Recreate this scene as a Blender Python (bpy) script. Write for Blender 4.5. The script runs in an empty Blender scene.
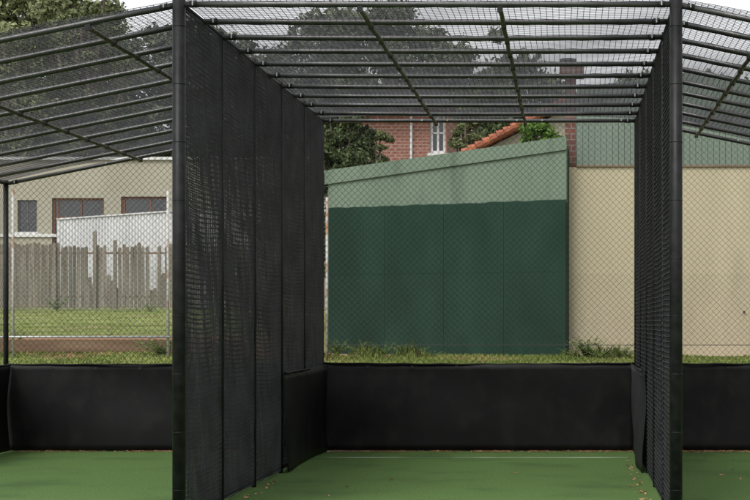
import bpy, math, random
import numpy as np
from mathutils import Vector, Matrix
rnd = random.Random(7); nr = np.random.default_rng(11)
S = bpy.context.scene
C = S.collection
# ------------------------------------------------------------------ camera, sky, sun, exposure
F, D, CX, CZ = 1679.0, 12.16, 1.0236, 1.463        # focal length in photo pixels, distance to the cage front, camera x and height
cam = bpy.data.cameras.new('camera'); co = bpy.data.objects.new('camera', cam); C.objects.link(co)
co.location = (CX, -D, CZ); co.rotation_euler = (math.radians(90), 0, 0)
cam.sensor_width = 36; cam.lens = 36*F/750; cam.shift_x = -(568.8-375)/750; cam.shift_y = 73/750
cam.clip_end = 3000; cam.clip_start = .1
S.camera = co
SUN_EL, SUN_AZ = math.radians(52), math.radians(205)     # high, behind the camera and a little to its left
w = bpy.data.worlds.new('World'); S.world = w; w.use_nodes = True
nt = w.node_tree; bg = nt.nodes['Background']
sky = nt.nodes.new('ShaderNodeTexSky'); sky.sky_type = 'NISHITA'; sky.sun_disc = False
sky.sun_elevation = SUN_EL; sky.sun_rotation = SUN_AZ; sky.air_density = 1.0; sky.dust_density = 3.0
hs = nt.nodes.new('ShaderNodeHueSaturation'); hs.inputs['Saturation'].default_value = .10; hs.inputs['Value'].default_value = 1.15
nt.links.new(sky.outputs[0], hs.inputs['Color']); nt.links.new(hs.outputs[0], bg.inputs['Color'])
bg.inputs['Strength'].default_value = .15
sl = bpy.data.lights.new('sun', 'SUN'); sl.energy = 1.0; sl.angle = math.radians(18); sl.color = (1, .96, .9)
so = bpy.data.objects.new('sun', sl); C.objects.link(so)
dv = Vector((math.sin(SUN_AZ)*math.cos(SUN_EL), math.cos(SUN_AZ)*math.cos(SUN_EL), math.sin(SUN_EL)))
so.rotation_euler = dv.to_track_quat('Z', 'Y').to_euler(); so.location = (0, -20, 30)
vs = S.view_settings; vs.view_transform = 'Standard'; vs.look = 'None'; vs.exposure = 0.55; vs.gamma = 1; vs.use_curve_mapping = False

def at(px, py, Z): return Vector((CX+(px-568.8)*Z/F, Z-D, CZ-(py-323)*Z/F))
def X(px, Z): return CX+(px-568.8)*Z/F
def H(py, Z): return CZ-(py-323)*Z/F

# ------------------------------------------------------------------ materials
def lin(c): return tuple(((v/255+.055)/1.055)**2.4 if v/255 > .04045 else v/255/12.92 for v in c)+(1,)
M = {}
def mat(name, a, b=None, scale=3, rough=.8, bump=0, bscale=40, spec=.3, detail=6, stretch=(1, 1, 1), c=None, cscale=.6, metal=0, lo=.35, hi=.65, island=0):
    m = bpy.data.materials.new(name); m.use_nodes = True; t = m.node_tree; p = t.nodes['Principled BSDF']
    p.inputs['Roughness'].default_value = rough; p.inputs['Specular IOR Level'].default_value = spec; p.inputs['Metallic'].default_value = metal
    tc = t.nodes.new('ShaderNodeTexCoord'); mp = t.nodes.new('ShaderNodeMapping'); mp.inputs['Scale'].default_value = stretch
    t.links.new(tc.outputs['Object'], mp.inputs['Vector'])
    def noise(s, d=detail):
        n = t.nodes.new('ShaderNodeTexNoise'); n.inputs['Scale'].default_value = s; n.inputs['Detail'].default_value = d
        t.links.new(mp.outputs[0], n.inputs['Vector']); return n
    def ramp(src, l, h):
        r = t.nodes.new('ShaderNodeMapRange'); r.inputs['From Min'].default_value = l; r.inputs['From Max'].default_value = h
        t.links.new(src, r.inputs['Value']); return r.outputs[0]
    def mix(fac, x, y):
        k = t.nodes.new('ShaderNodeMix'); k.data_type = 'RGBA'
        if fac is not None: t.links.new(fac, k.inputs[0])
        for v, i in ((x, 6), (y, 7)):
            if isinstance(v, tuple): k.inputs[i].default_value = v
            else: t.links.new(v, k.inputs[i])
        return k.outputs[2]
    col = a+(1,) if len(a) == 3 else a
    if b is not None:
        col = mix(ramp(noise(scale).outputs['Fac'], lo, hi), col, b+(1,) if len(b) == 3 else b)
    if c is not None:
        col = mix(ramp(noise(cscale, 4).outputs['Fac'], .5, .72), col, c+(1,) if len(c) == 3 else c)
    if island:
        g = t.nodes.new('ShaderNodeNewGeometry'); h = t.nodes.new('ShaderNodeHueSaturation')
        if isinstance(col, tuple): h.inputs['Color'].default_value = col
        else: t.links.new(col, h.inputs['Color'])
        r = t.nodes.new('ShaderNodeMapRange'); r.inputs['To Min'].default_value = 1-island; r.inputs['To Max'].default_value = 1+island
        t.links.new(g.outputs['Random Per Island'], r.inputs['Value']); t.links.new(r.outputs[0], h.inputs['Value'])
        col = h.outputs[0]
    if isinstance(col, tuple): p.inputs['Base Color'].default_value = col
    else: t.links.new(col, p.inputs['Base Color'])
    if bump:
        bn = t.nodes.new('ShaderNodeBump'); bn.inputs['Strength'].default_value = bump; bn.inputs['Distance'].default_value = .02
        t.links.new(noise(bscale, 5).outputs['Fac'], bn.inputs['Height']); t.links.new(bn.outputs[0], p.inputs['Normal'])
    M[name] = m; m['_mix'] = 0
    return m
mat('black_paint', (.007, .007, .008), (.015, .015, .016), scale=14, rough=.45, spec=.2, bump=.08)
mat('bar_paint', (.012, .012, .013), (.028, .028, .028), scale=9, rough=.34, spec=.6, bump=.1)
mat('dusty_black', (.03, .028, .022), (.13, .12, .085), scale=20, rough=.6, spec=.4)
mat('black_wire', (.012, .012, .013), (.028, .028, .03), scale=9, rough=.35, spec=.55)
mat('black_twine', (.02, .02, .023), (.042, .042, .048), scale=5, rough=.7, spec=.3)
mat('roof_twine', (.04, .04, .047), (.075, .075, .086), scale=2, rough=.7)
mat('side_cord', (.026, .026, .031), (.06, .06, .07), scale=3, rough=.5, spec=.4)
mat('zinc', (.42, .43, .43), (.3, .31, .31), scale=12, rough=.45, metal=.3)
mat('rusty_zinc', (.42, .42, .4), (.27, .15, .09), scale=5, rough=.7, lo=.52, hi=.62, stretch=(1, 1, .6))
mat('mat_vinyl', (.004, .004, .0045), (.0085, .0085, .009), scale=1.4, rough=.5, spec=.16, bump=.25, bscale=4, c=(.0135, .013, .0125), cscale=4, stretch=(1, 1, .8))
mat('turf', (.075, .14, .044), (.128, .208, .066), scale=45, rough=.95, spec=.1, bump=.5, bscale=220, c=(.07, .122, .044), cscale=1.1)
mat('line_paint', (.42, .47, .38), (.12, .2, .09), scale=1.1, rough=.9, lo=.42, hi=.6)
mat('concrete', (.3, .27, .22), (.16, .13, .1), scale=9, rough=.95, bump=.4)
mat('dark_green_paint', (.009, .030, .019), (.015, .043, .028), scale=1.6, rough=.6, spec=.15, bump=.1, bscale=6, c=(.008, .025, .017), cscale=.7, stretch=(1, 1, .5))
mat('light_green_paint', (.125, .17, .125), (.15, .195, .148), scale=1.5, rough=.75, spec=.15, c=(.10, .135, .10), cscale=3, stretch=(1, 1, .2))
mat('green_cladding', (.14, .18, .145), (.16, .20, .165), scale=1.5, rough=.7, spec=.15, stretch=(1, 1, .4))
mat('tan_render', (.37, .33, .225), (.41, .365, .255), scale=1.2, rough=.9, bump=.15, bscale=30, c=(.36, .32, .22), cscale=2.2, stretch=(1, 1, .22))
mat('cream_render', (.33, .31, .25), (.29, .27, .215), scale=.7, rough=.9, c=(.22, .2, .15), cscale=.25, stretch=(1, 1, .5))
mat('white_paint', (.6, .6, .6), (.5, .5, .5), scale=1.8, rough=.7, stretch=(1, 1, .4))
mat('red_wood', (.16, .065, .04), (.11, .045, .03), scale=4, rough=.7)
mat('glass', (.02, .023, .027), rough=.08, spec=.6)
mat('timber', (.14, .09, .055), (.2, .14, .09), scale=8, rough=.9, stretch=(.15, 1, 1), bump=.3)
mat('paling', (.12, .10, .078), (.21, .185, .15), scale=6, rough=.95, stretch=(3, 1, .25), c=(.095, .085, .065), cscale=1.5, island=.22)
mat('terracotta', (.36, .125, .07), (.26, .085, .05), scale=3, rough=.85, island=.2)
mat('slate', (.07, .07, .075), (.1, .1, .105), scale=5, rough=.8)
mat('net_green', (.17, .2, .15), (.25, .27, .22), scale=2, rough=.7)
mat('bark', (.1, .075, .055), (.2, .17, .14), scale=3, rough=.95, stretch=(1, 1, .2), bump=.5)
mat('pale_bark', (.3, .27, .23), (.14, .11, .09), scale=2, rough=.95, stretch=(1, 1, .3))
mat('leaf_dark', (.045, .065, .025), (.075, .10, .035), scale=.6, rough=.6, island=.45)
mat('leaf_gum', (.12, .14, .065), (.17, .19, .09), scale=.35, rough=.6, island=.4)
mat('leaf_bright', (.08, .16, .025), (.13, .22, .035), scale=1.2, rough=.55, island=.35)
mat('leaf_far', (.085, .11, .06), (.13, .15, .09), scale=.4, rough=.7, island=.35)  # far tree line only: distance haze put into a paler, greyer leaf colour
mat('leaf_mid', (.07, .10, .035), (.12, .135, .055), scale=.9, rough=.6, island=.4)
mat('mat_grey', (.02, .02, .021), (.03, .03, .031), scale=2, rough=.6, spec=.2)  # paler grey vinyl, used on the right side mat alone
mat('leaf_weed', (.10, .165, .04), (.17, .23, .07), scale=3, rough=.6, island=.35)
mat('grass', (.13, .185, .04), (.21, .245, .07), scale=.8, rough=.9, island=.3)
mat('dead_leaf', (.36, .17, .08), (.46, .29, .16), scale=9, rough=.85, island=.35)
mat('rubber_dark', (.05, .05, .05), rough=.8)
def brick(name, a, b, mortar, sx=1):
    m = bpy.data.materials.new(name); m.use_nodes = True; t = m.node_tree; p = t.nodes['Principled BSDF']; p.inputs['Roughness'].default_value = .9
    tc = t.nodes.new('ShaderNodeTexCoord'); sp = t.nodes.new('ShaderNodeSeparateXYZ'); ad = t.nodes.new('ShaderNodeMath'); cb = t.nodes.new('ShaderNodeCombineXYZ')
    t.links.new(tc.outputs['Object'], sp.inputs[0]); t.links.new(sp.outputs[0], ad.inputs[0]); t.links.new(sp.outputs[1], ad.inputs[1])
    t.links.new(ad.outputs[0], cb.inputs[0]); t.links.new(sp.outputs[2], cb.inputs[1])
    br = t.nodes.new('ShaderNodeTexBrick'); br.inputs['Scale'].default_value = 1; br.inputs['Brick Width'].default_value = .24; br.inputs['Row Height'].default_value = .086
    br.inputs['Mortar Size'].default_value = .008; br.inputs['Color1'].default_value = a+(1,); br.inputs['Color2'].default_value = b+(1,); br.inputs['Mortar'].default_value = mortar+(1,)
    t.links.new(cb.outputs[0], br.inputs['Vector']); t.links.new(br.outputs[0], p.inputs['Base Color'])
    M[name] = m
brick('red_brick', (.28, .115, .085), (.2, .08, .06), (.3, .26, .22))
brick('dark_brick', (.15, .06, .045), (.09, .04, .033), (.16, .14, .12))

# ------------------------------------------------------------------ mesh helpers
class MB:
    def __init__(s): s.v = []; s.f = []
    def box(s, x0, x1, y0, y1, z0, z1):
        n = len(s.v); s.v += [(x, y, z) for z in (z0, z1) for y in (y0, y1) for x in (x0, x1)]
        s.f += [(n, n+2, n+3, n+1), (n+4, n+5, n+7, n+6), (n, n+1, n+5, n+4), (n+2, n+6, n+7, n+3), (n, n+4, n+6, n+2), (n+1, n+3, n+7, n+5)]
        return s
    def path(s, pts, rads, k=8, cap=True):
        pts = [Vector(p) for p in pts]
        if not hasattr(rads, '__len__'): rads = [rads]*len(pts)
        rings = []; u = None
        for i, p in enumerate(pts):
            d = (pts[min(i+1, len(pts)-1)]-pts[max(i-1, 0)]).normalized()
            if u is None: u = d.orthogonal().normalized()
            u = (u-d*u.dot(d)).normalized(); w_ = d.cross(u); n = len(s.v)
            for j in range(k):
                a = 2*math.pi*(j+.5)/k; q = p+(u*math.cos(a)+w_*math.sin(a))*rads[i]; s.v.append(tuple(q))
            rings.append(n)
        for a, b in zip(rings, rings[1:]):
            for j in range(k): s.f.append((a+j, a+(j+1) % k, b+(j+1) % k, b+j))
        if cap:
            s.f.append(tuple(rings[0]+j for j in reversed(range(k)))); s.f.append(tuple(rings[-1]+j for j in range(k)))
        return s
    def tube(s, a, b, r, k=12): return s.path([a, b], r, k)
    def poly(s, pts, faces):
        n = len(s.v); s.v += [tuple(p) for p in pts]; s.f += [tuple(n+i for i in f) for f in faces]; return s
    def prism(s, poly, y0, y1):                     # outline in x,z pushed from y0 to y1
        k = len(poly)
        return s.poly([(x, y0, z) for x, z in poly]+[(x, y1, z) for x, z in poly],
                      [tuple(range(k)), tuple(reversed(range(k, 2*k)))]+[(i, i+k, (i+1) % k+k, (i+1) % k) for i in range(k)])
    def mesh(s, name, m, smooth=False):
        me = bpy.data.meshes.new(name); me.from_pydata(s.v, [], s.f); me.materials.append(m)
        if smooth: me.polygons.foreach_set('use_smooth', [len(p) == 4 for p in s.f])
        me.update(); return me
    def build(s, name, m, parent=None, smooth=False, loc=(0, 0, 0)):
        return link(name, s.mesh(name, M[m] if isinstance(m, str) else m, smooth), parent, loc)
def link(name, data, parent=None, loc=(0, 0, 0)):
    o = bpy.data.objects.new(name, data); C.objects.link(o); o.location = loc
    if parent is not None: o.parent = parent
    return o
def empty(name, loc=(0, 0, 0)): return link(name, None, None, loc)
def tag(o, label, cat, group=None):
    o['label'] = label; o['category'] = cat
    if group: o['group'] = group
    return o
def struct(o): o['kind'] = 'structure'; return o
def fastmesh(name, V, Fq, m, smooth=False):
    k = Fq.shape[1]; me = bpy.data.meshes.new(name); me.vertices.add(len(V)); me.vertices.foreach_set('co', V.astype(np.float32).ravel())
    me.loops.add(Fq.size); me.loops.foreach_set('vertex_index', Fq.astype(np.int32).ravel())
    me.polygons.add(len(Fq)); me.polygons.foreach_set('loop_start', np.arange(0, Fq.size, k, dtype=np.int32)); me.polygons.foreach_set('loop_total', np.full(len(Fq), k, dtype=np.int32))
    if smooth: me.polygons.foreach_set('use_smooth', np.ones(len(Fq), dtype=bool))
    me.materials.append(M[m]); me.update(calc_edges=True); me.validate(); return me
def polylines(P, r, k=4):
    """P: (n, m, 3) n wires of m points -> tubes with k sides (approximate frames)"""
    n, m, _ = P.shape
    T = np.empty_like(P); T[:, 1:-1] = P[:, 2:]-P[:, :-2]; T[:, 0] = P[:, 1]-P[:, 0]; T[:, -1] = P[:, -1]-P[:, -2]
    T /= np.linalg.norm(T, axis=2, keepdims=True)
    up = np.zeros_like(P); up[..., 2] = 1                       # panels are made in local x,y with normal z
    A = np.cross(T, up); A /= np.linalg.norm(A, axis=2, keepdims=True); B = np.cross(A, T)
    a = 2*np.pi*(np.arange(k)+.5)/k
    V = P[:, :, None, :]+r*(np.cos(a)[None, None, :, None]*A[:, :, None, :]+np.sin(a)[None, None, :, None]*B[:, :, None, :])
    idx = np.arange(n*m*k).reshape(n, m, k); a0 = idx[:, :-1]; b0 = idx[:, 1:]
    Fq = np.stack([a0, np.roll(a0, -1, 2), np.roll(b0, -1, 2), b0], -1).reshape(-1, 4)
    return V.reshape(-1, 3), Fq
def chain_link(w_, h, d=.071, r=.002, sag=.006):
    """diamond mesh w_ wide (x) and h tall (y): zigzag wires that hook into each other"""
    p = d/2; n = int(w_/p); m = int(h/p)+1
    i = np.arange(n)[:, None]; j = np.arange(m)[None, :]
    x = (i+((j+i) % 2))*w_/n+nr.normal(0, .0012, (n, m)); y = j*h/(m-1)+0*i+nr.normal(0, .0012, (n, m)); z = np.where((j+i) % 2 == 0, 1, -1)*r*1.1
    z = z+sag*np.sin(x*2.1+y*1.3)+sag*.6*np.sin(x*5.3-y*2.7)
    return polylines(np.stack([x, y, z], -1), r)
def square_net(w_, h, s=.02, r=.0014, wave=.008):
    nx = int(w_/s); ny = int(h/s); out = []
    t = np.linspace(0, h, 60); xs = np.linspace(0, w_, nx+1)[:, None]
    P = np.stack([xs+.003*np.sin(t*4+xs*9)+0*t, t+0*xs, wave*np.sin(xs*3.1+t*1.7)+.0*t], -1)
    t2 = np.linspace(0, w_, 90); ys = np.linspace(0, h, ny+1)[:, None]
    Q = np.stack([t2+0*ys, ys+.004*np.sin(t2*3+ys*7), wave*np.sin(t2*3.1+ys*1.7)], -1)
    V1, F1 = polylines(P, r, 3); V2, F2 = polylines(Q, r, 3)
    return np.vstack([V1, V2]), np.vstack([F1, F2+len(V1)])

# ------------------------------------------------------------------ ground
def sm(a, b, t): t = max(0, min(1, (t-a)/(b-a))); return t*t*(3-2*t)
def hgt(x, y):
    h = .9*sm(7.9, 10.5, y)
    if y > 10.5: h += min(y-10.5, 2.3)*.035
    L = 1-sm(-3.9, -3.2, x)
    if y > 10.5: h += L*min(max(y-10.5, 0), 1.6)*.06
    if y > 12.16: h += L*(.14+.0345*(min(y, 34)-12.16)-.02)
    h += (1-L)*sm(13, 30, y)*.9
    if y > 34: h += .01*(y-34) if y < 120 else .86
    if y > 8: h += .015*math.sin(x*3.1+y)*math.sin(y*2.3-x)
    return h-.02
ys = [-60, -30, -14, -6, 0, 4, 7, 7.6, 7.9]+[8+.15*i for i in range(28)]+[12.15, 12.17]+[12.3+.25*i for i in range(20)]+[17.5+1*i for i in range(24)]+[45, 55, 70, 90, 120, 160, 300, 700, 1500]
xs = [-1500, -600, -200, -90, -50, -30, -24, -20]+[-18+.3*i for i in range(90)]+[10, 12, 15, 20, 30, 50, 90, 200, 600, 1500]
V = np.array([(x, y, hgt(x, y)) for y in ys for x in xs]); nx = len(xs)
Fq = np.array([(j*nx+i, j*nx+i+1, (j+1)*nx+i+1, (j+1)*nx+i) for j in range(len(ys)-1) for i in range(nx-1)])
# ground material: grass with a bare reddish soil patch behind the timber edging
m = mat('ground', (.165, .205, .05), (.225, .245, .075), scale=1.6, rough=.95, bump=.6, bscale=25, c=(.23, .2, .09), cscale=.5)
t = m.node_tree; p = t.nodes['Principled BSDF']; src = p.inputs['Base Color'].links[0].from_socket
tc = t.nodes.new('ShaderNodeTexCoord'); sp = t.nodes.new('ShaderNodeSeparateXYZ'); t.links.new(tc.outputs['Object'], sp.inputs[0])
nz = t.nodes.new('ShaderNodeTexNoise'); nz.inputs['Scale'].default_value = .9; nz.inputs['Detail'].default_value = 6; t.links.new(tc.outputs['Object'], nz.inputs['Vector'])
ma = t.nodes.new('ShaderNodeMath'); ma.operation = 'MULTIPLY_ADD'; ma.inputs[1].default_value = 4; t.links.new(nz.outputs['Fac'], ma.inputs[0]); t.links.new(sp.outputs['Y'], ma.inputs[2])
r1 = t.nodes.new('ShaderNodeMapRange'); r1.inputs['From Min'].default_value = 17.3; r1.inputs['From Max'].default_value = 15.9; t.links.new(ma.outputs[0], r1.inputs['Value'])
r2 = t.nodes.new('ShaderNodeMapRange'); r2.inputs['From Min'].default_value = 13.6; r2.inputs['From Max'].default_value = 14.0; t.links.new(ma.outputs[0], r2.inputs['Value'])
mu = t.nodes.new('ShaderNodeMath'); mu.operation = 'MULTIPLY'; t.links.new(r1.outputs[0], mu.inputs[0]); t.links.new(r2.outputs[0], mu.inputs[1])
mx = t.nodes.new('ShaderNodeMix'); mx.data_type = 'RGBA'; mx.inputs[7].default_value = (.27, .145, .085, 1)
t.links.new(mu.outputs[0], mx.inputs[0]); t.links.new(src, mx.inputs[6]); t.links.new(mx.outputs[2], p.inputs['Base Color'])
struct(link('ground', fastmesh('ground', V, Fq, 'ground', True)))
b = MB(); b.box(-5.38, 5.38, -14, 7.02, -.03, 0); struct(b.build('artificial_turf', 'turf'))
b = MB(); b.box(-5.6, 5.6, 7.025, 7.45, -.05, .012); struct(b.build('concrete_edge', 'concrete'))
b = MB(); b.box(-1.66, 1.66, 6.06, 6.11, .0005, .004); struct(b.build('painted_line', 'line_paint'))

# ------------------------------------------------------------------ the practice net cage
W, L, Ht, DR = 3.6, 7.0, 3.78, .72
hw = W/2
cage = tag(empty('cricket_net_cage'), 'black steel practice cage of three netted bays standing over the green turf', 'sports cage')
def zr(x): return Ht-DR*max(0, abs(x)-hw)/W
def post(x, y, r, name='post', k=16):
    b = MB(); b.tube((x, y, -.02), (x, y, zr(x)+(.12 if y == 0 else .03)), r, k)
    return b.build(name, 'black_paint', cage, True)
for x in (-hw, hw):
    o = post(x, 0, .047)
    tb_ = MB().tube((x, 0, 0), (x, 0, .006), .0482, 16).mesh('tie_band', M['black_paint'], True)
    for i in range(9): link('tie_band', tb_, o, (0, 0, .25+.42*i))
for x in (-hw*3, hw*3): post(x, 0, .047)
for x in (-3*hw, -hw, hw, 3*hw):
    for i in range(1, 5): post(x+(.018 if x < 0 else -.006)*(abs(x) < 2), i*L/5, .021, 'side_post', 12)
    post(x, L, .03, 'back_post', 12)
    b = MB(); b.tube((x, 0, zr(x)-.0), (x, L, zr(x)-.0), .024); b.build('top_rail', 'black_paint', cage, True)
    b = MB(); b.tube((x, 0, .05), (x, L, .05), .018); b.build('bottom_rail', 'black_paint', cage, True)
# roof bars: eleven per bay, running across
for bay in (-1, 0, 1):
    x0, x1 = (bay-.5)*W, (bay+.5)*W
    for i in range(11):
        y = i*L/10; r = .0225
        b = MB(); n = 5
        sag = rnd.uniform(.0, .012)
        pts = [(x0+(x1-x0)*k/n, y, zr(x0+(x1-x0)*k/n)-.008-sag*math.sin(math.pi*k/n)) for k in range(n+1)]
        b.path(pts, r, 12); o = b.build('roof_bar', 'bar_paint', cage, True)
        for e, s_ in ((x0, 1), (x1, -1)):        # clamps at both ends
            b = MB(); q = Vector((e+s_*.08, y, zr(e+s_*.08)-.008)); q2 = Vector((e+s_*.13, y, zr(e+s_*.13)-.008)); b.tube(q, q2, r+.003, 12)
            c_ = b.build('clamp', 'black_paint', o, True)
            MB().tube(q+Vector((s_*.025, -.030, -.012)), q+Vector((s_*.025, -.030, .022)), .005, 6).build('bolt', 'zinc', c_)
    fr = {0: (.364, .646), -1: (.427, .817), 1: (.189, .575)}[bay]
    for f in fr:
        x = x0+f*W; b = MB()
        n = 60; b.path([(x+.004*math.sin(k*.7), L*k/n, zr(x)-.046) for k in range(n+1)], [.0165+.0015*(k % 2) for k in range(n+1)], 10); o = b.build('purlin', 'dusty_black', cage, True)
        bk = MB().box(x-.02, x+.02, -.018, .018, zr(x)-.066, zr(x)-.01).mesh('bracket', M['black_paint'])
        for i in range(11): link('bracket', bk, o, (0, i*L/10, 0))
    for f in (.32, .40, .62, .70, .95):          # small galvanised bolts on the last bar
        MB().tube((x0+f*W, L-.025, zr(x0+f*W)-.005), (x0+f*W, L-.05, zr(x0+f*W)-.005), .011, 8).build('bolt', 'zinc', cage)
# nets (made flat, then stood up)
sl_ = math.atan2(DR, W)
V, Fq = square_net(W, L, .047, .0027, .012); roof_me = fastmesh('roof_mesh', V, Fq, 'roof_twine')
V, Fq = chain_link(W-.04, Ht-.03, r=.0031); back_me = fastmesh('back_mesh', V, Fq, 'black_wire')
def sagging_net(w_, h, s=.037, r=.0052, bay_=1.4, seed=5, sag=.026):
    g = np.random.default_rng(seed); ny = int(h/s); t2 = np.linspace(0, w_, 150); out = []
    ys_ = np.linspace(.01, h-.01, ny)[:, None]; ph = (t2 % bay_)/bay_
    k = g.normal(1, .12, (ny, 1)); sg = sag*np.sin(np.pi*ph)*k*np.clip(np.minimum(ys_/.4, (h-ys_)/.4), 0, 1)
    Q = np.stack([t2+0*ys_, ys_-sg+.003*np.sin(t2*6+ys_*9)+.0015*g.normal(size=(ny, 150)), .3*sag*np.sin(np.pi*ph)+.15*sag*np.sin(t2*5+ys_*3)], -1)
    V1, F1 = polylines(Q, r, 4)
    V1[:, 2] = V1[:, 2]*.8
    nx_ = int(w_/.03); t = np.linspace(0, h, 100); xs_ = np.linspace(.01, w_-.01, nx_)[:, None]
    P = np.stack([xs_+.005*np.sin(t*7+xs_*13), t+0*xs_, .3*sag*np.sin(np.pi*(xs_ % bay_)/bay_)+0*t+.006], -1)
    V2, F2 = polylines(P, .0022, 3)
    return np.vstack([V1, V2]), np.vstack([F1, F2+len(V1)]) if F1.shape[1] == F2.shape[1] else None
V, Fq = sagging_net(L, Ht-.04); side_me = fastmesh('side_mesh', V, Fq, 'side_cord')
V, Fq = sagging_net(L, Ht-.04, .04, .0045, seed=9, sag=.007); side_me2 = fastmesh('taut_mesh', V, Fq, 'black_twine')
V, Fq = square_net(L, Ht-.05, .019, .0015, .004); twine_me = fastmesh('twine_net', V, Fq, 'black_twine')
V, Fq = chain_link(L, Ht-DR-.04, r=.0018); outer_me = fastmesh('outer_mesh', V, Fq, 'black_wire')
for bay in (-1, 0, 1):
    o = link('roof_net', roof_me, cage, ((bay-.5)*W, 0, zr((bay-.5)*W)+.034))
    o.rotation_euler = (0, -bay*-sl_, 0); o.scale = (1/math.cos(sl_) if bay else 1, 1, 1)
    # selvedge cables along the roof
# back panels: clipped to the sloping roof line in the side bays
def back_panel(bay):
    if bay == 0: return back_me
    d, r = .071, .0031; V, Fq = chain_link(W-.04, Ht-.03, r=r)
    zt = (Ht-DR)+DR*((V[:, 0]/W) if bay < 0 else (1-V[:, 0]/W))
    ok = V[:, 1] < zt; Fk = Fq[ok[Fq].all(1)]
    used, inv = np.unique(Fk, return_inverse=True)
    return fastmesh('back_mesh', V[used], inv.reshape(Fk.shape), 'black_wire')
for bay in (-1, 0, 1):
    o = link('back_net', back_panel(bay), cage, ((bay-.5)*W+.02, L+.035, .02)); o.rotation_euler = (math.pi/2, 0, 0)
for x, s_ in ((-hw, 1), (hw, -1)):
    for dx, me, nm in ((.018, side_me, 'side_net'), (-.014, twine_me, 'twine_net'), (-.024, side_me, 'side_net')):
        if x > 0 and me is side_me: me = side_me2
        o = link(nm, me, cage, (x+s_*dx, 0, .02)); o.rotation_euler = (math.pi/2, 0, math.pi/2)
for x in (-3*hw, 3*hw):
    o = link('side_net', outer_me, cage, (x, 0, .02)); o.rotation_euler = (math.pi/2, 0, math.pi/2)
# pale lacing ties up the first intermediate post of the right partition
b = MB(); b.path([(hw-.046+(.004 if i % 2 else -.002), .95+(.012 if i % 2 else -.004), .1+i*.026) for i in range(138)], .0014, 5)
b.build('lacing', 'roof_twine', cage)
# ------------------------------------------------------------------ black vinyl kick mats
def curtain(name, P0, P1, h, nrm, seed, label, dip=0.0, mt='mat_vinyl'):
    """hanging sheet from P0 to P1 (ground points), with soft folds, a hem and thickness"""
    P0, P1, nrm = Vector(P0), Vector(P1), Vector(nrm); n, m_ = 60, 14; r = random.Random(seed)
    ph = [r.uniform(0, 6) for _ in range(4)]; Ln = (P1-P0).length; v = []
    for side in (0, 1):
        for j in range(m_+1):
            for i in range(n+1):
                u = i/n; s_ = j/m_
                off = .016*math.sin(u*Ln*2.1+ph[0]+s_*2.4)+.018*math.sin(u*Ln*1.3+s_*3.1+ph[1])*(.3+.7*math.sin(math.pi*s_))+.005*math.sin(u*Ln*5.1+ph[1]-s_*2.0)+.010*math.sin(s_*5+ph[2]+u*3)*math.sin(u*Ln*1.2+ph[3])
                top = h-.006*abs(math.sin(u*Ln*math.pi/.45))-dip*math.sin(math.pi*u)
                q = P0.lerp(P1, u)+nrm*(off+.02-side*.006); v.append((q.x, q.y, .012+top*s_))
    N = (n+1)*(m_+1); f = []
    for j in range(m_):
        for i in range(n):
            a = j*(n+1)+i; f.append((a, a+1, a+n+2, a+n+1)); f.append((N+a, N+a+n+1, N+a+n+2, N+a+1))
    for j in range(m_):
        a = j*(n+1); f.append((a, a+n+1, N+a+n+1, N+a)); a += n; f.append((a, N+a, N+a+n+1, a+n+1))
    for i in range(n):
        a = m_*(n+1)+i; f.append((a, a+1, N+a+1, N+a)); f.append((i, N+i, N+i+1, i+1))
    root = tag(empty(name, P0), label, 'mat', 'black vinyl mats lining the foot of the nets')
    b = MB(); b.v = [(x-P0.x, y-P0.y, z) for x, y, z in v]; b.f = f; b.build('sheet', mt, root, True)
    b = MB(); k = max(2, int(Ln/.45))
    b.path([tuple((P1-P0)*(i/60)+nrm*.02+Vector((0, 0, h+.008-.006*abs(math.sin(i/60*Ln*math.pi/.45))-dip*math.sin(math.pi*i/60)))) for i in range(61)], .011, 8)
    b.build('hem', 'rubber_dark' if False else 'mat_vinyl', root, True)
    for i in range(k+1):
        q = (P1-P0)*min(.985, max(.015, i/k))+nrm*.034; tv = (P1-P0).normalized()
        MB().path([q+tv*(.012*math.cos(a))+Vector((0, 0, h-.035+.012*math.sin(a))) for a in np.linspace(0, 6.28, 9)], .003, 5).build('eyelet', 'rubber_dark', root)
curtain('kick_mat', (-hw+.03, L-.03, 0), (hw-.03, L-.03, 0), 1.0, (0, -1, 0), 1, 'long black vinyl mat across the back of the centre bay, below the green shed', .012)
curtain('kick_mat', (-3*hw+.03, L-.03, 0), (-hw-.03, L-.03, 0), .985, (0, -1, 0), 2, 'black vinyl mat across the back of the left bay, below the grass and paling fence')
curtain('kick_mat', (hw+.03, L-.03, 0), (3*hw-.03, L-.03, 0), .99, (0, -1, 0), 3, 'black vinyl mat across the back of the right bay, cut off by the right edge')
curtain('kick_mat', (-hw+.045, .6*L-.03, 0), (-hw+.045, L-.09, 0), .97, (1, 0, 0), 4, 'short black side mat low on the left net, centre bay corner')
curtain('kick_mat', (hw-.045, L-.09, 0), (hw-.045, .6*L-.03, 0), .985, (-1, 0, 0), 5, 'short dark side mat turned edge-on at the foot of the right net', mt='mat_grey')
curtain('kick_mat', (-3*hw+.06, .6*L-.03, 0), (-3*hw+.06, L-.09, 0), .98, (1, 0, 0), 6, 'black side mat in the corner at the left edge of the photo')

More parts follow.
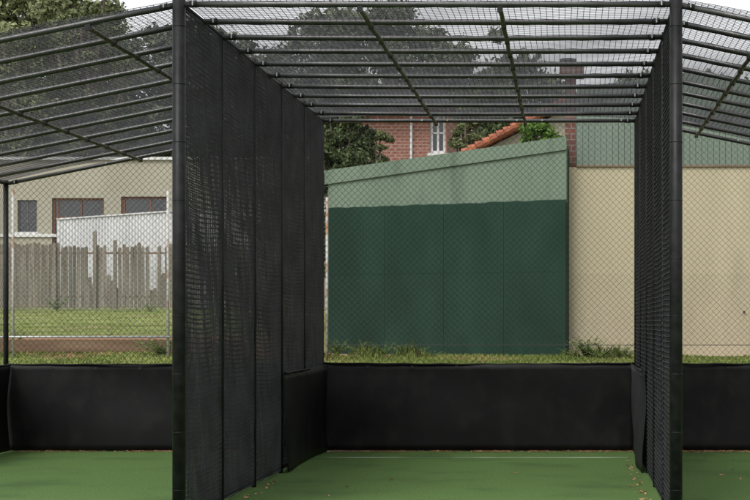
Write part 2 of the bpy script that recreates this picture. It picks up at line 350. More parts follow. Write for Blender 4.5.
# ------------------------------------------------------------------ leaves on the turf
def leaf_mesh(s):
    b = MB(); pts = []
    for i, (u, wd) in enumerate(((-1, .05), (-.5, .42), (.1, .5), (.6, .3), (1, .03))):
        for sg in (-1, 0, 1): pts.append((u*s, sg*wd*s, s*(.12*abs(sg)+.18*u*u)+.003))
    f = [(i*3+j, i*3+j+3, i*3+j+4, i*3+j+1) for i in range(4) for j in range(2)]
    b.poly(pts, f); return b.mesh('fallen_leaf', M['dead_leaf'])
LM = [leaf_mesh(s) for s in (.013, .018, .025)]
spots = []
for i in range(24):                                       # along the foot of the left net
    y = rnd.uniform(.2, 4.4); spots.append((-hw+.1+abs(rnd.gauss(0, .05)), y, 'tiny brown leaf lying along the foot of the left net', 'leaves along the foot of the left net'))
for i in range(64):
    y = rnd.uniform(.3, 5.8); spots.append((hw-.11-abs(rnd.gauss(0, .045)), y, 'small ochre leaf lying along the foot of the right net', 'leaves along the foot of the right net'))
for i in range(40): spots.append((rnd.uniform(-1.7, 1.7), 7.0-abs(rnd.gauss(0, .1)), 'small brown leaf lying against the centre mat', 'leaves along the centre mat'))
for i in range(22): spots.append((rnd.uniform(1.9, 3.2), 7.0-abs(rnd.gauss(0, .1)), 'small brown leaf lying against the right mat', 'leaves along the right mat'))
for i in range(22): spots.append((rnd.uniform(-5.3, -3.2), 7.0-abs(rnd.gauss(0, .07)), 'small brown leaf lying against the left mat', 'leaves along the left mat'))
for px, py in ((329, 497), (347, 488), (391, 481), (516, 474), (420, 470), (581, 497), (560, 484), (300, 470)): 
    Z = CZ*F/(py-323); spots.append((X(px, Z), Z-D, 'lone brown leaf out on the centre turf', 'leaves scattered on the centre turf'))
for px, py in ((700, 494), (722, 476), (733, 471), (733, 461), (705, 459), (741, 480)):
    Z = CZ*F/(py-323); spots.append((X(px, Z), Z-D, 'lone pale leaf out on the right turf', 'leaves scattered on the right turf'))
for x, y, lab, g in spots:
    o = link('fallen_leaf', rnd.choice(LM), None, (x, y, .006)); tag(o, lab, 'leaf', g)
    o.rotation_euler = (rnd.uniform(-.5, .5), rnd.uniform(-.4, .4), rnd.uniform(0, 6.3))

b = MB()
for x0_, x1_, y0_, sd, nn in ((-1.75, 1.75, 6.95, .06, 2200), (1.85, 3.6, 6.95, .07, 1300), (-5.3, -1.9, 6.96, .05, 1400)):
    for i in range(nn):
        x = rnd.uniform(x0_, x1_); 
        if math.sin(x*5+1)+math.sin(x*11) < -.3 and rnd.random() < .7: continue
        y = y0_-abs(rnd.gauss(0, sd)); a = rnd.uniform(0, 6.3); s_ = rnd.uniform(.006, .018); z = rnd.uniform(.002, .012)
        b.poly([(x+s_*math.cos(a), y+s_*math.sin(a), z), (x-s_*.5*math.sin(a), y+s_*.5*math.cos(a), z+.004), (x-s_*math.cos(a), y-s_*math.sin(a), z+.002), (x+s_*.5*math.sin(a), y-s_*.5*math.cos(a), z)], [(0, 1, 2, 3)])
o = b.build('leaf_litter', 'dead_leaf'); tag(o, 'reddish leaf crumbs and grit gathered along the foot of the back mats', 'litter'); o['kind'] = 'stuff'
MB().box(-1.72, -1.32, 6.9, 6.94, .0, .012).build('concrete_strip', 'concrete')['kind'] = 'structure'
# ------------------------------------------------------------------ galvanised boundary fence
ZG = 23.6; gf = tag(empty('wire_fence', (X(167, ZG), ZG-D, hgt(X(167, ZG), ZG-D))), 'thin galvanised wire fence on rust-marked pale posts behind the cage', 'fence')
g0 = gf.location.copy()
px_list = [-140, 13, 168, 327, 482, 640, 800]
xa, xb = X(-140, ZG), X(800, ZG)
for px in px_list:
    if px in (482, 640): continue
    x = X(px, ZG); z0 = hgt(x, ZG-D)-.05; b = MB(); b.tube((x, ZG-D, z0), (x, ZG-D, H(197 if px > 200 else 190, ZG)), .019); b.v = [tuple(Vector(v)-g0) for v in b.v]
    b.build('post', 'rusty_zinc', gf, True)
b = MB(); b.tube((X(-140, ZG), ZG-D-.03, H(337, ZG)), (X(172, ZG), ZG-D-.03, H(337, ZG)), .016); b.v = [tuple(Vector(v)-g0) for v in b.v]; b.build('bottom_rail', 'zinc', gf, True)
b = MB(); b.tube((X(327, ZG), ZG-D-.03, H(345, ZG)), (xb, ZG-D-.03, H(345, ZG)), .0045, 6)
b.v = [tuple(Vector(v)-g0) for v in b.v]; b.build('line_wire', 'rubber_dark', gf, True)
V, Fq = chain_link(X(327, ZG)-xa, 2.0, d=.06, r=.0011); o = link('wire_mesh', fastmesh('wire_mesh', V, Fq, 'zinc'), gf, (xa-g0.x, 0, H(337, ZG)-g0.z)); o.rotation_euler = (math.pi/2, 0, 0)
V, Fq = chain_link(xb-X(327, ZG), 1.0, d=.06, r=.0011); o = link('wire_mesh', fastmesh('wire_mesh', V, Fq, 'rubber_dark'), gf, (X(327, ZG)-g0.x, 0, H(345, ZG)-g0.z)); o.rotation_euler = (math.pi/2, 0, 0)

# timber edging
ZT = 24.3
b = MB()
xx = X(-160, ZT)
while xx < -3.9:
    ln = 2.4; x2 = min(xx+ln-.015, -3.7); b.box(xx, x2, ZT-D-.05+rnd.uniform(-.01, .01), ZT-D+.06, .95, H(339, ZT)+rnd.uniform(-.012, .012)); xx += ln
o = tag(b.build('timber_edging', 'timber'), 'low weathered timber edging holding the grass bank left of the cage', 'garden edging')
# ------------------------------------------------------------------ paling fence on the left
ZP = 42; yP = ZP-D; zb = H(307, ZP); pf = tag(empty('paling_fence', (X(60, ZP), yP, zb)), 'weathered brown paling fence with gaps, across the far side of the grass', 'fence'); q0 = pf.location
def paling(b, px0, px1, top, bot=308, tip=True, dy=0, tilt=0):
    x0, x1 = X(px0, ZP)-q0.x, X(px1, ZP)-q0.x; z1, z0 = H(top, ZP)-q0.z, H(bot, ZP)-q0.z; c = .02 if tip else 0
    pl = [(x0, z0), (x1, z0), (x1+tilt, z1-c*2), (x1-c+tilt, z1), (x0+c+tilt, z1), (x0+tilt, z1-c*2)] if tip else [(x0, z0), (x1, z0), (x1+tilt, z1), (x0+tilt, z1)]
    b.prism(pl, dy, dy+.018)
b = MB(); px = -80
gaps = ((90, 95), (107.5, 110.5), (113, 117.5), (148.5, 151.5), (154, 158), (160.5, 166))
while px < 345:
    wpx = rnd.uniform(3.6, 4.2); mid = px+wpx/2
    if any(a-1 < mid < c-0 for a, c in gaps): paling(b, px+.12, px+wpx-.12, 284+rnd.uniform(-14, 6), dy=rnd.uniform(-.01, .012)); px += wpx; continue
    top = (243.5 if px < 60 else 246)+rnd.uniform(-1, 1.5)-(2.5 if px > 95 and rnd.random() < .4 else 0)
    paling(b, px+.3, px+wpx-.3, top, dy=rnd.uniform(-.01, .012), tilt=rnd.uniform(-.012, .012)); px += wpx
b.build('palings', 'paling', pf)
for z in (253, 297):
    b = MB(); b.box(X(-80, ZP)-q0.x, X(345, ZP)-q0.x, .035, .085, H(z+1, ZP)-q0.z, H(z-1, ZP)-q0.z); b.build('rail', 'timber', pf)
for pxp, top in ((-30, 240), (55, 243), (95.5, 231), (115.5, 240), (200, 240), (290, 240)):
    b = MB(); paling(b, pxp-1.6, pxp+1.6, top, 310, True, -.08); b.v = [(x, y*1 if y < -.07 else y+.03, z) for x, y, z in b.v]; b.build('post', 'paling', pf)
# wire netting in front of the palings
ZN = 40; V, Fq = square_net(X(200, ZN)-X(-60, ZN), (307-272)*ZN/F+.25, .085, .0036, .01)
o = link('garden_netting', fastmesh('garden_netting', V, Fq, 'net_green'), None, (X(-60, ZN), ZN-D, hgt(-12, ZN-D)-.02)); o.rotation_euler = (math.pi/2, 0, 0)
tag(o, 'low dull green wire netting running in front of the brown paling fence', 'netting')

# white sheet fence behind
ZW = 44.5; wf = tag(empty('white_fence', (X(115, ZW), ZW-D, 1.9)), 'white painted sheet fence standing between the palings and the cream building', 'fence'); q0 = wf.location
px = 57; k = 0
while px < 330:
    p2 = px+24; t0, t1 = H(220-(px-57)*.07, ZW), H(220-(p2-57)*.07, ZW)
    b = MB(); n = 16
    for i in range(n):                                 # ribbed sheet
        a, c = px+(p2-px)*i/n, px+(p2-px)*(i+1)/n; ta, tc_ = t0+(t1-t0)*i/n, t0+(t1-t0)*(i+1)/n; dy = .022 if i % 2 else 0
        b.prism([(X(a, ZW)-q0.x, -.2), (X(c, ZW)-q0.x, -.2), (X(c, ZW)-q0.x, tc_-q0.z), (X(a, ZW)-q0.x, ta-q0.z)], -dy, .01+dy*.0)
    b.build('sheet', 'white_paint', wf); px = p2
b = MB(); b.poly([(X(a, ZW)-q0.x, dy, H(220-(a-57)*.07, ZW)-q0.z+dz) for a in (57, 330) for dy, dz in ((-.05, .003), (.05, .003), (.05, .04), (-.05, .04))],
                 [(0, 1, 2, 3), (7, 6, 5, 4), (0, 4, 5, 1), (1, 5, 6, 2), (2, 6, 7, 3), (3, 7, 4, 0)]); b.build('capping', 'white_paint', wf)

# ------------------------------------------------------------------ buildings
def wall_open(b, x0, x1, z0, z1, y, th, ops):
    xsn = sorted({x0, x1, *[o[0] for o in ops], *[o[1] for o in ops]}); zs = sorted({z0, z1, *[o[2] for o in ops], *[o[3] for o in ops]})
    for a, c in zip(xsn, xsn[1:]):
        z_run = None
        for e, g in zip(zs, zs[1:]):
            hole = any(o[0]-1e-6 <= a and c <= o[1]+1e-6 and o[2]-1e-6 <= e and g <= o[3]+1e-6 for o in ops)
            if hole:
                if z_run is not None: b.box(a, c, y, y+th, z_run, e); z_run = None
            elif z_run is None: z_run = e
        if z_run is not None: b.box(a, c, y, y+th, z_run, z1)
def window(parent, x0, x1, z0, z1, y, fm, mull=(), trans=(), fw=.06, sill=None):
    w0 = MB(); w0.box(x0, x0+fw, y+.08, y+.15, z0, z1); w0.box(x1-fw, x1, y+.08, y+.15, z0, z1)
    w0.box(x0+fw, x1-fw, y+.08, y+.15, z1-fw, z1); w0.box(x0+fw, x1-fw, y+.08, y+.15, z0, z0+fw)
    for u in mull: xm = x0+(x1-x0)*u; w0.box(xm-fw*.4, xm+fw*.4, y+.085, y+.145, z0+fw, z1-fw)
    for u in trans: zm = z0+(z1-z0)*u; w0.box(x0+fw, x1-fw, y+.09, y+.14, zm-fw*.3, zm+fw*.3)
    o = w0.build('window', fm, parent)
    MB().box(x0+fw*.5, x1-fw*.5, y+.11, y+.118, z0+fw*.5, z1-fw*.5).build('pane', 'glass', o)
    if sill: MB().box(x0-.06, x1+.06, y-.05, y+.078, z0-.09, z0-.002).build('sill', sill, o)
    return o
# cream flat-topped building, far left
ZH = 52; yH = ZH-D; ch = tag(empty('cream_building', (X(90, ZH), yH, 2.0)), 'cream rendered flat-topped building with dark windows behind the white fence', 'building'); q0 = ch.location
hx = lambda p_: X(p_, ZH)-q0.x
hz = lambda p_: H(p_, ZH)-q0.z
ops = [(hx(17.5), hx(37), hz(232), hz(200)), (hx(52), hx(104), hz(246), hz(198)), (hx(121), hx(168), hz(226), hz(196.5)), (hx(-40), hx(-12), hz(232), hz(200))]
b = MB(); wall_open(b, hx(-90), hx(345), -.6, hz(160), 0, .25, ops); b.box(hx(-90), hx(-90)+.25, .25, 9, -.6, hz(160)); b.box(hx(345)-.25, hx(345), .25, 9, -.6, hz(160)); b.box(hx(-90)+.25, hx(345)-.25, 8.75, 9, -.6, hz(160))
b.build('wall', 'cream_render', ch)
MB().box(hx(-92), hx(347), -.08, 9.08, hz(160)+.002, hz(157)).build('roof', 'white_paint', ch)
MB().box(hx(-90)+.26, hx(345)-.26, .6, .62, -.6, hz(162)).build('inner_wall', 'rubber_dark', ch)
window(ch, *ops[0], 0, 'slate', (.5,), (.33, .66), fw=.04, sill='white_paint')
window(ch, *ops[3], 0, 'white_paint', (.5,), (.33, .66), sill='white_paint')
window(ch, *ops[1], 0, 'red_wood', (.1, .55), (.6,), fw=.07)
window(ch, *ops[2], 0, 'red_wood', (.06, .62), (), fw=.07, sill='white_paint')
MB().box(hx(-60), hx(57), -.06, -.002, hz(237), hz(234)).build('band', 'white_paint', ch)

# green shed (its wall turned a little: left end further off)
A, B_ = at(328, 353, 26.6), at(566, 353.5, 25.0)
sh = tag(empty('green_shed', (B_.x, B_.y, 1.0)), 'green shed with dark lower wall and pale upper wall under a sloping roofline', 'shed')
dirv = Vector((A.x-B_.x, A.y-B_.y, 0)); LS = dirv.length; sh.rotation_euler = (0, 0, math.atan2(-dirv.y, -dirv.x))
def sz(py, u): Z = 25.0+1.6*u; return H(py, Z)-1.0           # u: 0 at the right end, 1 at the left end
def sp_(u, z, y=0): return (-LS*u, y, z)
def slab(b, poly, y0, y1): b.prism([(-LS*u, z) for u, z in poly], y0, y1)
zp0, zp1 = sz(199.5, 0), sz(208, 1); zt0, zt1 = sz(149, 0), sz(183.5, 1); zr0, zr1 = sz(136.5, 0), sz(170.5, 1)
n = 4
for i in range(n):
    a, c = i/n, (i+1)/n; e = .0003
    zA, zC = zp0+(zp1-zp0)*a, zp0+(zp1-zp0)*c
    b = MB(); slab(b, [(c-e, -.09), (a+e, -.09), (a+e, 1.2255), (c-e, 1.2255)], -.0, .06); slab(b, [(c-e, 1.228), (a+e, 1.228)]+[(a+e+(c-a-2*e)*q/9, zA+(zC-zA)*q/9+rnd.uniform(-.009, .009)) for q in range(10)], -.0, .06)
    b.build('lower_panel', 'dark_green_paint', sh)
b = MB(); slab(b, [(1, zp1-.04), (0, zp0-.04), (0, zt0), (1, zt1)], .012, .05); b.build('upper_wall', 'light_green_paint', sh)
b = MB(); slab(b, [(1, -.05), (0, -.05), (0, zt0), (1, zt1)], .062, .12); ky = (math.sin(sh.rotation_euler[2]), math.cos(sh.rotation_euler[2])); b.poly([(a_+ky[0]*d_, .12+ky[1]*d_ if d_ else .121, z_) for d_ in (0, 4) for a_ in (-.16, -.06) for z_ in (-.05, zt0-.01)], [(0, 1, 3, 2), (4, 6, 7, 5), (0, 4, 5, 1), (2, 3, 7, 6), (1, 5, 7, 3), (0, 2, 6, 4)]); b.prism([(-LS, -.05), (-LS+.1, -.05), (-LS+.1, zt1-.05), (-LS, zt1-.05)], .12, 4)
b.build('wall', 'dark_green_paint', sh)
b = MB(); slab(b, [(1.012, zt1-.015), (-.004, zt0-.01), (-.004, zr0), (1.012, zr1)], -.022, -.002); b.build('fascia', 'light_green_paint', sh)
b = MB(); b.poly([(-LS*u+ky[0]*d_, -.018+ky[1]*d_, z_) for d_ in (0, 4.2) for u, z_ in ((1.02, zr1-.04), (.002, zr0-.04), (.002, zr0-.005), (1.02, zr1-.005))], [(0, 1, 2, 3), (7, 6, 5, 4), (0, 4, 5, 1), (1, 5, 6, 2), (2, 6, 7, 3), (3, 7, 4, 0)]); b.build('roof', 'green_cladding', sh)
b = MB(); b.box(-.03, .006, -.035, -.003, -.02, zp0); b.build('corner_strip', 'dark_green_paint', sh)

# tan building with green clad upper storey
ZB = 25.35; yB = ZB-D; tb = tag(empty('tan_building', (X(640, ZB), yB, 1.0)), 'tan rendered building with grey-green ribbed cladding above, right of the shed', 'building'); q0 = tb.location
tx = lambda p_: X(p_, ZB)-q0.x
tz = lambda p_: H(p_, ZB)-q0.z
MB().box(tx(562), tx(900), 0, 6, -.1, tz(167)).build('wall', 'tan_render', tb)
MB().box(tx(576), tx(900), -.03, .12, tz(167)+.002, tz(165.3)).build('flashing', 'timber', tb)
b = MB(); pxx = 577; x_ = tx(577); xe = tx(900)
def topz(x): return tz(84)+max(0, (1.35-abs(x-(tx(690))))*.14)
while x_ < xe-.1:
    x2 = x_+.09; b.prism([(x_, tz(165.3)+.003), (x_+.085, tz(165.3)+.003), (x_+.085, topz(x_+.085)), (x_, topz(x_))], .049 if int(round((x_-tx(577))/.09)) % 2 else .05, .2); x_ = x2
b.box(tx(577), xe, .2, 5.9, tz(165.3)+.003, tz(86)); b.build('cladding', 'green_cladding', tb)
b = MB(); b.tube((tx(744), -.005, tz(312)), (tx(744), -.03, tz(312)), .018, 10); b.build('stain_disc', 'rubber_dark', tb)  # dark disc added in place of a small stain on the tan wall
# chimney
b0 = tag(empty('chimney', (X(570, 25.5), 25.62-D, 0.98)), 'dark brick chimney rising between the green shed and the green cladding', 'chimney'); q0 = b0.location
cx_ = lambda p_: X(p_, 25.4)-q0.x
cz_ = lambda p_: H(p_, 25.4)-q0.z
MB().box(cx_(565), cx_(576), -.14, .3, cz_(166), cz_(74)).build('stack', 'dark_brick', b0)
MB().box(cx_(559.5), cx_(584), -.3, .36, cz_(74)+.002, cz_(66)).prism([(cx_(559.5), cz_(66)+.002), (cx_(578), cz_(66)+.002), (cx_(576), cz_(63)), (cx_(562), cz_(63))], -.25, .3).build('cap', 'dark_brick', b0)
MB().tube((cx_(568), 0, cz_(63)), (cx_(568), 0, cz_(57)), .09, 12).tube((cx_(568), 0, cz_(59.5)), (cx_(568), 0, cz_(57)), .13, 12).build('pot', 'rubber_dark', b0)

# red brick house behind the shed
ZR = 45; rb = tag(empty('brick_house', (X(400, ZR), ZR-D, 1.6)), 'red brick house with a white-framed window, half hidden by trees behind the shed', 'house'); q0 = rb.location
rx = lambda p_: X(p_, ZR)-q0.x
rz = lambda p_: H(p_, ZR)-q0.z
opsb = [(rx(430), rx(445.5), rz(153), rz(112))]
b = MB(); wall_open(b, rx(330), rx(447), -.3, rz(104), 0, .25, opsb); b.box(rx(330), rx(330)+.25, .25, 7, -.3, rz(104)); b.box(rx(447)-.25, rx(447), .25, 7, -.3, rz(104)); b.build('wall', 'red_brick', rb)
window(rb, *opsb[0], 0, 'white_paint', (.5,), (.5,), fw=.07, sill='white_paint')
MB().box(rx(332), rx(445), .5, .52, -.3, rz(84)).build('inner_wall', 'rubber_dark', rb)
zr_ = rz(104)
rf = MB().poly([(rx(324), -.5, zr_), (rx(453), -.5, zr_), (rx(453), 7.5, zr_), (rx(324), 7.5, zr_), (rx(352), 3.5, zr_+.9), (rx(425), 3.5, zr_+.9)],
          [(0, 1, 5, 4), (1, 2, 5), (2, 3, 4, 5), (3, 0, 4), (3, 2, 1, 0)]).build('roof', 'slate', rb)
MB().box(rx(324), rx(453), -.58, -.502, zr_-.14, zr_+.01).build('gutter', 'slate', rb)
MB().tube((rx(411.5), -.05, -.2), (rx(411.5), -.05, zr_-.1), .035, 8).build('downpipe', 'white_paint', rb)

# terracotta-roofed house beyond: gable roof of tiles in courses
ZC = 38; th_ = tag(empty('tiled_house', (X(590, ZC), ZC-D, 1.6)), 'house whose orange terracotta tile roof climbs above the shed beside a bright shrub', 'house'); q0 = th_.location
qx = lambda p_: X(p_, ZC)-q0.x
qz = lambda p_: H(p_, ZC)-q0.z
b = MB(); b.prism([(qx(474), -.5), (qx(684), -.5), (qx(684), qz(153)), (qx(574), qz(104)), (qx(474), qz(153))], .3, 8); b.build('wall', 'cream_render', th_)
for sgn, (ea, eb) in ((1, ((462, 157), (574, 99))), (-1, ((690, 157), (574, 99)))):
    P, Q = Vector((qx(ea[0]), 0, qz(ea[1]))), Vector((qx(eb[0]), 0, qz(eb[1]))); b = MB(); n = 22
    for i in range(n):
        a, c = P.lerp(Q, i/n), P.lerp(Q, (i+1)/n); up = Vector((0, 0, .05))
        for j in range(27):
            y0 = j*.31; b.poly([a+Vector((0, y0, .06)), c+Vector((0, y0, .02)), c+Vector((0, y0+.155, .075)), a+Vector((0, y0+.155, .115)), c+Vector((0, y0+.31, .02)), a+Vector((0, y0+.31, .06)),
                                a+Vector((0, y0, -.02)), c+Vector((0, y0, -.03))], [(0, 1, 2, 3), (3, 2, 4, 5), (0, 6, 7, 1)])
        b.poly([a, c, c+Vector((0, 8.3, -.02)), a+Vector((0, 8.3, -.02))], [(0, 3, 2, 1)])
    b.build('roof', 'terracotta', th_)
    b = MB(); k = 16
    for i in range(k):
        a, c = P.lerp(Q, i/k), P.lerp(Q, (i+1)/k); b.path([a+Vector((0, 0, .09)), c+Vector((0, 0, .06))], [.105, .08], 8)
    b.build('verge_tiles', 'terracotta', th_)

# ------------------------------------------------------------------ trees
def leaves(centres, radii, n, size, flat=.75, seed=1):
    g = np.random.default_rng(seed); centres = np.array(centres); radii = np.array(radii)
    wts = radii**2; idx = g.choice(len(centres), n, p=wts/wts.sum())
    d = g.normal(size=(n, 3)); d /= np.linalg.norm(d, axis=1, keepdims=True)
    rr = radii[idx]*g.uniform(.05, 1, n)**.5*np.exp(g.normal(0, .22, n))
    P = centres[idx]+d*rr[:, None]*np.array([1, 1, flat])
    nrm = d+g.normal(size=(n, 3))*.8; nrm /= np.linalg.norm(nrm, axis=1, keepdims=True)
    t_ = np.cross(nrm, g.normal(size=(n, 3))); t_ /= np.linalg.norm(t_, axis=1, keepdims=True); u = np.cross(nrm, t_)
    s = size*g.uniform(.6, 1.4, n)[:, None]
    V = np.stack([P-t_*s, P+u*s*.45, P+t_*s, P-u*s*.45], 1).reshape(-1, 3)
    return V, np.arange(4*n).reshape(n, 4)
def tree(name, label, px, pbase_z, Z, ptop, wpx, lm, n, size, trunk='bark', seed=1, group=None, cat='tree', sparse=1.0, low=.3, nb=16):
    r = random.Random(seed); x = X(px, Z); y = Z-D; zt = H(ptop, Z); h = zt-pbase_z; R_ = wpx*Z/F/2
    root = tag(empty(name, (x, y, pbase_z)), label, cat, group)
    b = MB(); tr = .028*h
    lean = (r.uniform(-.06, .06)*h, r.uniform(-.04, .04)*h)
    tp = [(lean[0]*k*k/16, lean[1]*k*k/16, h*.85*k/4-.1) for k in range(5)]; b.path(tp, [tr*(1-k*.2)+.01 for k in range(5)], 8)
    cs, rs = [], []
    for i in range(nb):
        f = low+(1-low)*(i+.5)/nb*.92; base = Vector(tp[0]).lerp(Vector(tp[4]), min(1, f*.75))
        a = i*2.4+r.uniform(-.5, .5); prof = math.sin(math.pi*min(1, .18+.78*(f-low)/(1-low)))**.6
        rad = R_*prof*r.uniform(.55, .95)*(1 if i % 4 else .35)
        tip = Vector((math.cos(a)*rad+lean[0]*f, math.sin(a)*rad+lean[1]*f, h*min(.95, f+.06)))
        mid = base.lerp(tip, .5)+Vector((0, 0, -.03*h)); b.path([base, mid, tip], [tr*.38, tr*.25, tr*.1], 5, False)
        rc = R_*r.uniform(.28, .46)*sparse
        cs.append(tip); rs.append(rc)
        for q in range(2):
            cs.append(tip+Vector((r.gauss(0, 1), r.gauss(0, 1), r.gauss(0, .6)))*rc*.9); rs.append(rc*r.uniform(.4, .7))
        cs.append(mid.lerp(tip, .4)); rs.append(rc*.5)
    b.build('trunk', trunk, root, True)
    V, Fq = leaves([tuple(c) for c in cs], rs, n, size, seed=seed)
    V[:, 2] = np.minimum(V[:, 2], h*1.0+.03*np.sin(V[:, 0]*7)*h)
    link('crown', fastmesh('crown', V, Fq, lm), root)
    return root
tree('gum_tree', 'tall sparse gum tree with dark trunk at the top left corner', 92, 2, 66, -40, 100, 'leaf_gum', 32000, .10, 'bark', 3, 'tall gum trees behind the cream building', sparse=.75, low=.45)
tree('gum_tree', 'tall olive gum tree cut off by the left edge behind the cage roof', 20, 2, 62, -30, 110, 'leaf_gum', 40000, .10, 'pale_bark', 4, 'tall gum trees behind the cream building', sparse=.9, low=.3)
tree('gum_tree', 'olive gum tree seen through the left bay roof, lower than its neighbours', 60, 2, 72, 2, 110, 'leaf_gum', 40000, .10, 'pale_bark', 5, 'tall gum trees behind the cream building', low=.25)
tree('gum_tree', 'gum tree at the far left edge, mostly outside the photo', -50, 2, 66, -20, 120, 'leaf_gum', 14000, .15, 'pale_bark', 6, 'tall gum trees behind the cream building')
line = [(-60, 95, 30, 110), (0, 88, 45, 100), (58, 96, 40, 90), (118, 85, 38, 90), (172, 92, 30, 90), (232, 86, 34, 90), (292, 95, 36, 90), (350, 84, 12, 90), (408, 92, 4, 80), (462, 86, 46, 80), (520, 95, 58, 80), (640, 90, 76, 90), (700, 96, 82, 90), (770, 90, 80, 100)]
names = ['farthest left', 'behind the left bay roof', 'left of the gum trunk', 'below the white sky gap', 'behind the left front post', 'above the left side net', 'left part of the centre roof', 'tall one left of the first centre purlin', 'tall one right of the first centre purlin', 'between the two centre purlins', 'just right of the second centre purlin', 'left of the right front post', 'just right of the right front post', 'at the far right edge']
for i, ((px, Z, top, wd), nm) in enumerate(zip(line, names)):
    tree('bushy_tree', 'dark bushy tree seen through the cage roof, '+nm, px, 2.2, Z, top, wd*1.3, 'leaf_far', 30000, .16, 'bark', 20+i, 'far tree line seen through the cage roof', low=.12)
tree('bushy_tree', 'dark green tree close behind the left end of the shed roof', 346, 1.6, 33, 78, 66, 'leaf_dark', 60000, .045, 'bark', 41, low=.1, nb=40)
tree('bushy_tree', 'small olive tree overlapping the left edge of the red brick house', 374, 1.6, 36, 126, 26, 'leaf_mid', 26000, .045, 'bark', 42, low=.05, nb=30)
tree('bushy_tree', 'dull green tree between the white-framed window and the orange roof', 474, 1.8, 42, 84, 32, 'leaf_mid', 40000, .06, 'bark', 43, low=.08, nb=36)
tree('leafy_shrub', 'bright green leafy shrub between the orange roof and the chimney', 543, 1.3, 29.5, 118, 48, 'leaf_bright', 40000, .034, 'bark', 44, cat='shrub', low=.1, nb=34)
tree('bushy_tree', 'dark tree filling the gap left of the orange roof', 500, 1.8, 60, 84, 110, 'leaf_dark', 14000, .14, 'bark', 46, low=.05)
tree('leafy_shrub', 'low dark shrub filling in behind the left end of the shed', 300, 1.6, 31, 150, 60, 'leaf_dark', 14000, .06, 'bark', 45, cat='shrub', low=.05)

# ------------------------------------------------------------------ grass and weeds
def blades(n, region, hmin, hmax, seed, wd=.006):
    g = np.random.default_rng(seed); x0, x1, y0, y1 = region
    x = g.uniform(x0, x1, n); y = g.uniform(y0, y1, n); z = np.array([hgt(a, b_) for a, b_ in zip(x, y)]); h = g.uniform(hmin, hmax, n)
    h *= .55+.9*np.clip(.5+.5*np.sin(x*2.3+np.sin(y*3)*2)*np.sin(x*.9+1), 0, 1)
    if hmax > .15:
        u_ = (x-x0)/(x1-x0); v_ = (y-y0)/(y1-y0); h *= np.clip(np.sin(np.pi*u_)*1.2, .1, 1)*np.clip(np.sin(np.pi*v_)*1.3, .15, 1)*g.uniform(.4, 1.25, n)*(.65+.5*np.sin(x*9+y*4))
    a = g.uniform(0, 2*np.pi, n); l = g.uniform(.1, .7, n)*h; ww = wd*g.uniform(.7, 1.5, n)
    dx, dy = np.cos(a), np.sin(a); b0 = np.stack([x, y, z-.01], -1); side = np.stack([-dy, dx, 0*x], -1)*ww[:, None]
    tip = np.stack([x+dx*l, y+dy*l, z+h], -1); md = np.stack([x+dx*l*.35, y+dy*l*.35, z+h*.6], -1)
    V = np.stack([b0-side, b0+side, md+side*.8, tip, md-side*.8], 1).reshape(-1, 3)
    return V, np.arange(5*n).reshape(n, 5)
parts = [blades(1500, (-2.9, -.6, 12.1, 13.2), .08, .24, 6, .005), blades(1500, (.8, 2.6, 12.1, 13.05), .08, .26, 7, .005), blades(26000, (-7.5, 6, 10.3, 12.1), .015, .04, 1), blades(26000, (-13, -3.6, 14.3, 20), .008, .025, 2, .004), blades(16000, (-16, -3.6, 20, 29.5), .01, .03, 3, .006), blades(7000, (-3, 5.5, 12.1, 12.9), .015, .045, 4)]
off = 0; VV = []; FF = []
for V, Fq in parts: VV.append(V); FF.append(Fq+off); off += len(V)
o = link('grass', fastmesh('grass', np.vstack(VV), np.vstack(FF), 'grass')); tag(o, 'yellow-green rough grass on the bank behind the cage', 'grass'); o['kind'] = 'stuff'
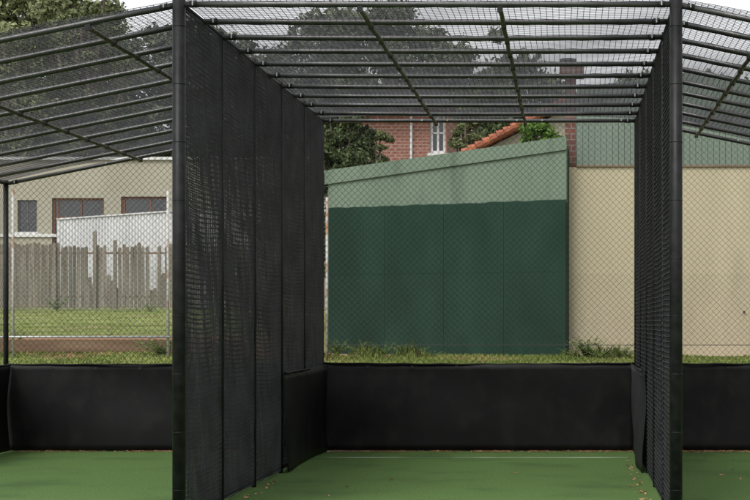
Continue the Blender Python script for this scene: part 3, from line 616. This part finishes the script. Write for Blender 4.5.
def weed(px, py, Z, h, label, seed, spread=.5, nl=60, group='weeds along the foot of the shed and tan wall'):
    r = random.Random(seed); x, y = X(px, Z), Z-D; z = hgt(x, y)
    root = tag(empty('weed_plant', (x, y, z)), label, 'weed', group); st = MB(); lf = MB()
    h *= .95; spread *= 2.2
    for i in range(nl//3):
        a = r.uniform(0, 6.3); hh = h*r.uniform(.5, 1); ln = spread*h*r.uniform(.2, 1)
        pts = [Vector((math.cos(a)*ln*t_**1.5, math.sin(a)*ln*t_**1.5, hh*t_)) for t_ in (0, .33, .66, 1)]
        st.path(pts, [.005, .004, .003, .001], 4, False)
        for k in range(8):
            t_ = .2+.8*k/7; q = pts[min(2, int(t_*3))].lerp(pts[min(3, int(t_*3)+1)], t_*3-int(t_*3) if t_ < 1 else 0); b2 = r.uniform(0, 6.3); s = h*.17*r.uniform(.6, 1.2)
            d_ = Vector((math.cos(b2), math.sin(b2), r.uniform(-.2, .6))); sd = d_.cross(Vector((0, 0, 1))).normalized()*s*.36
            lf.poly([q, q+d_*s*.5+sd, q+d_*s-Vector((0, 0, s*.2)), q+d_*s*.5-sd], [(0, 1, 2, 3)])
    st.build('stems', 'leaf_weed', root); lf.build('foliage', 'leaf_weed', root)
weed(587, 345, 24.6, .38, 'tall leafy weed at the corner of shed and tan wall', 1, .5, 110)
weed(598, 350, 24.4, .22, 'low bushy weed right of the tall corner weed', 2, .9, 80)
weed(576, 350, 24.5, .2, 'small weed against the right end of the shed', 3, .8, 60)
weed(617, 350, 24.6, .27, 'leafy weed before the tan wall near the right net', 4, .7, 80)
weed(627, 352, 24.4, .2, 'short weed touching the right net, before the tan wall', 5, .7, 60)
weed(337, 346, 25.6, .3, 'spindly weed at the left foot of the dark green wall', 6, .4, 60)
weed(358, 350, 25.3, .26, 'weed at the dark green wall, second from its left end', 7, .8, 80)
weed(384, 350, 25.2, .24, 'broad weed by the dark green wall, third from its left end', 8, .9, 80)
weed(408, 351, 25.0, .24, 'rightmost weed before the dark green wall', 9, .8, 80)
weed(432, 353, 24.7, .12, 'lowest weed beside the bare strip at the dark green wall', 10, .9, 50)
weed(162, 350, 23.9, .3, 'clump of weeds by the timber edging beside the left front post', 11, .8, 110)
weed(20, 336, 24.9, .22, 'dark weed by the pale fence post at the left', 12, .6, 50)
weed(110, 325, 26, .12, 'tiny weed on the grass behind the timber edging', 13, .6, 30)
weed(57, 303, 40.6, .45, 'scrubby dark plant at the foot of the palings by the tallest left post', 30, .5, 60, 'scrubby plants along the paling fence')
weed(150, 305, 40.6, .3, 'low scrubby plant at the foot of the palings near the pale steel post', 31, .6, 50, 'scrubby plants along the paling fence')
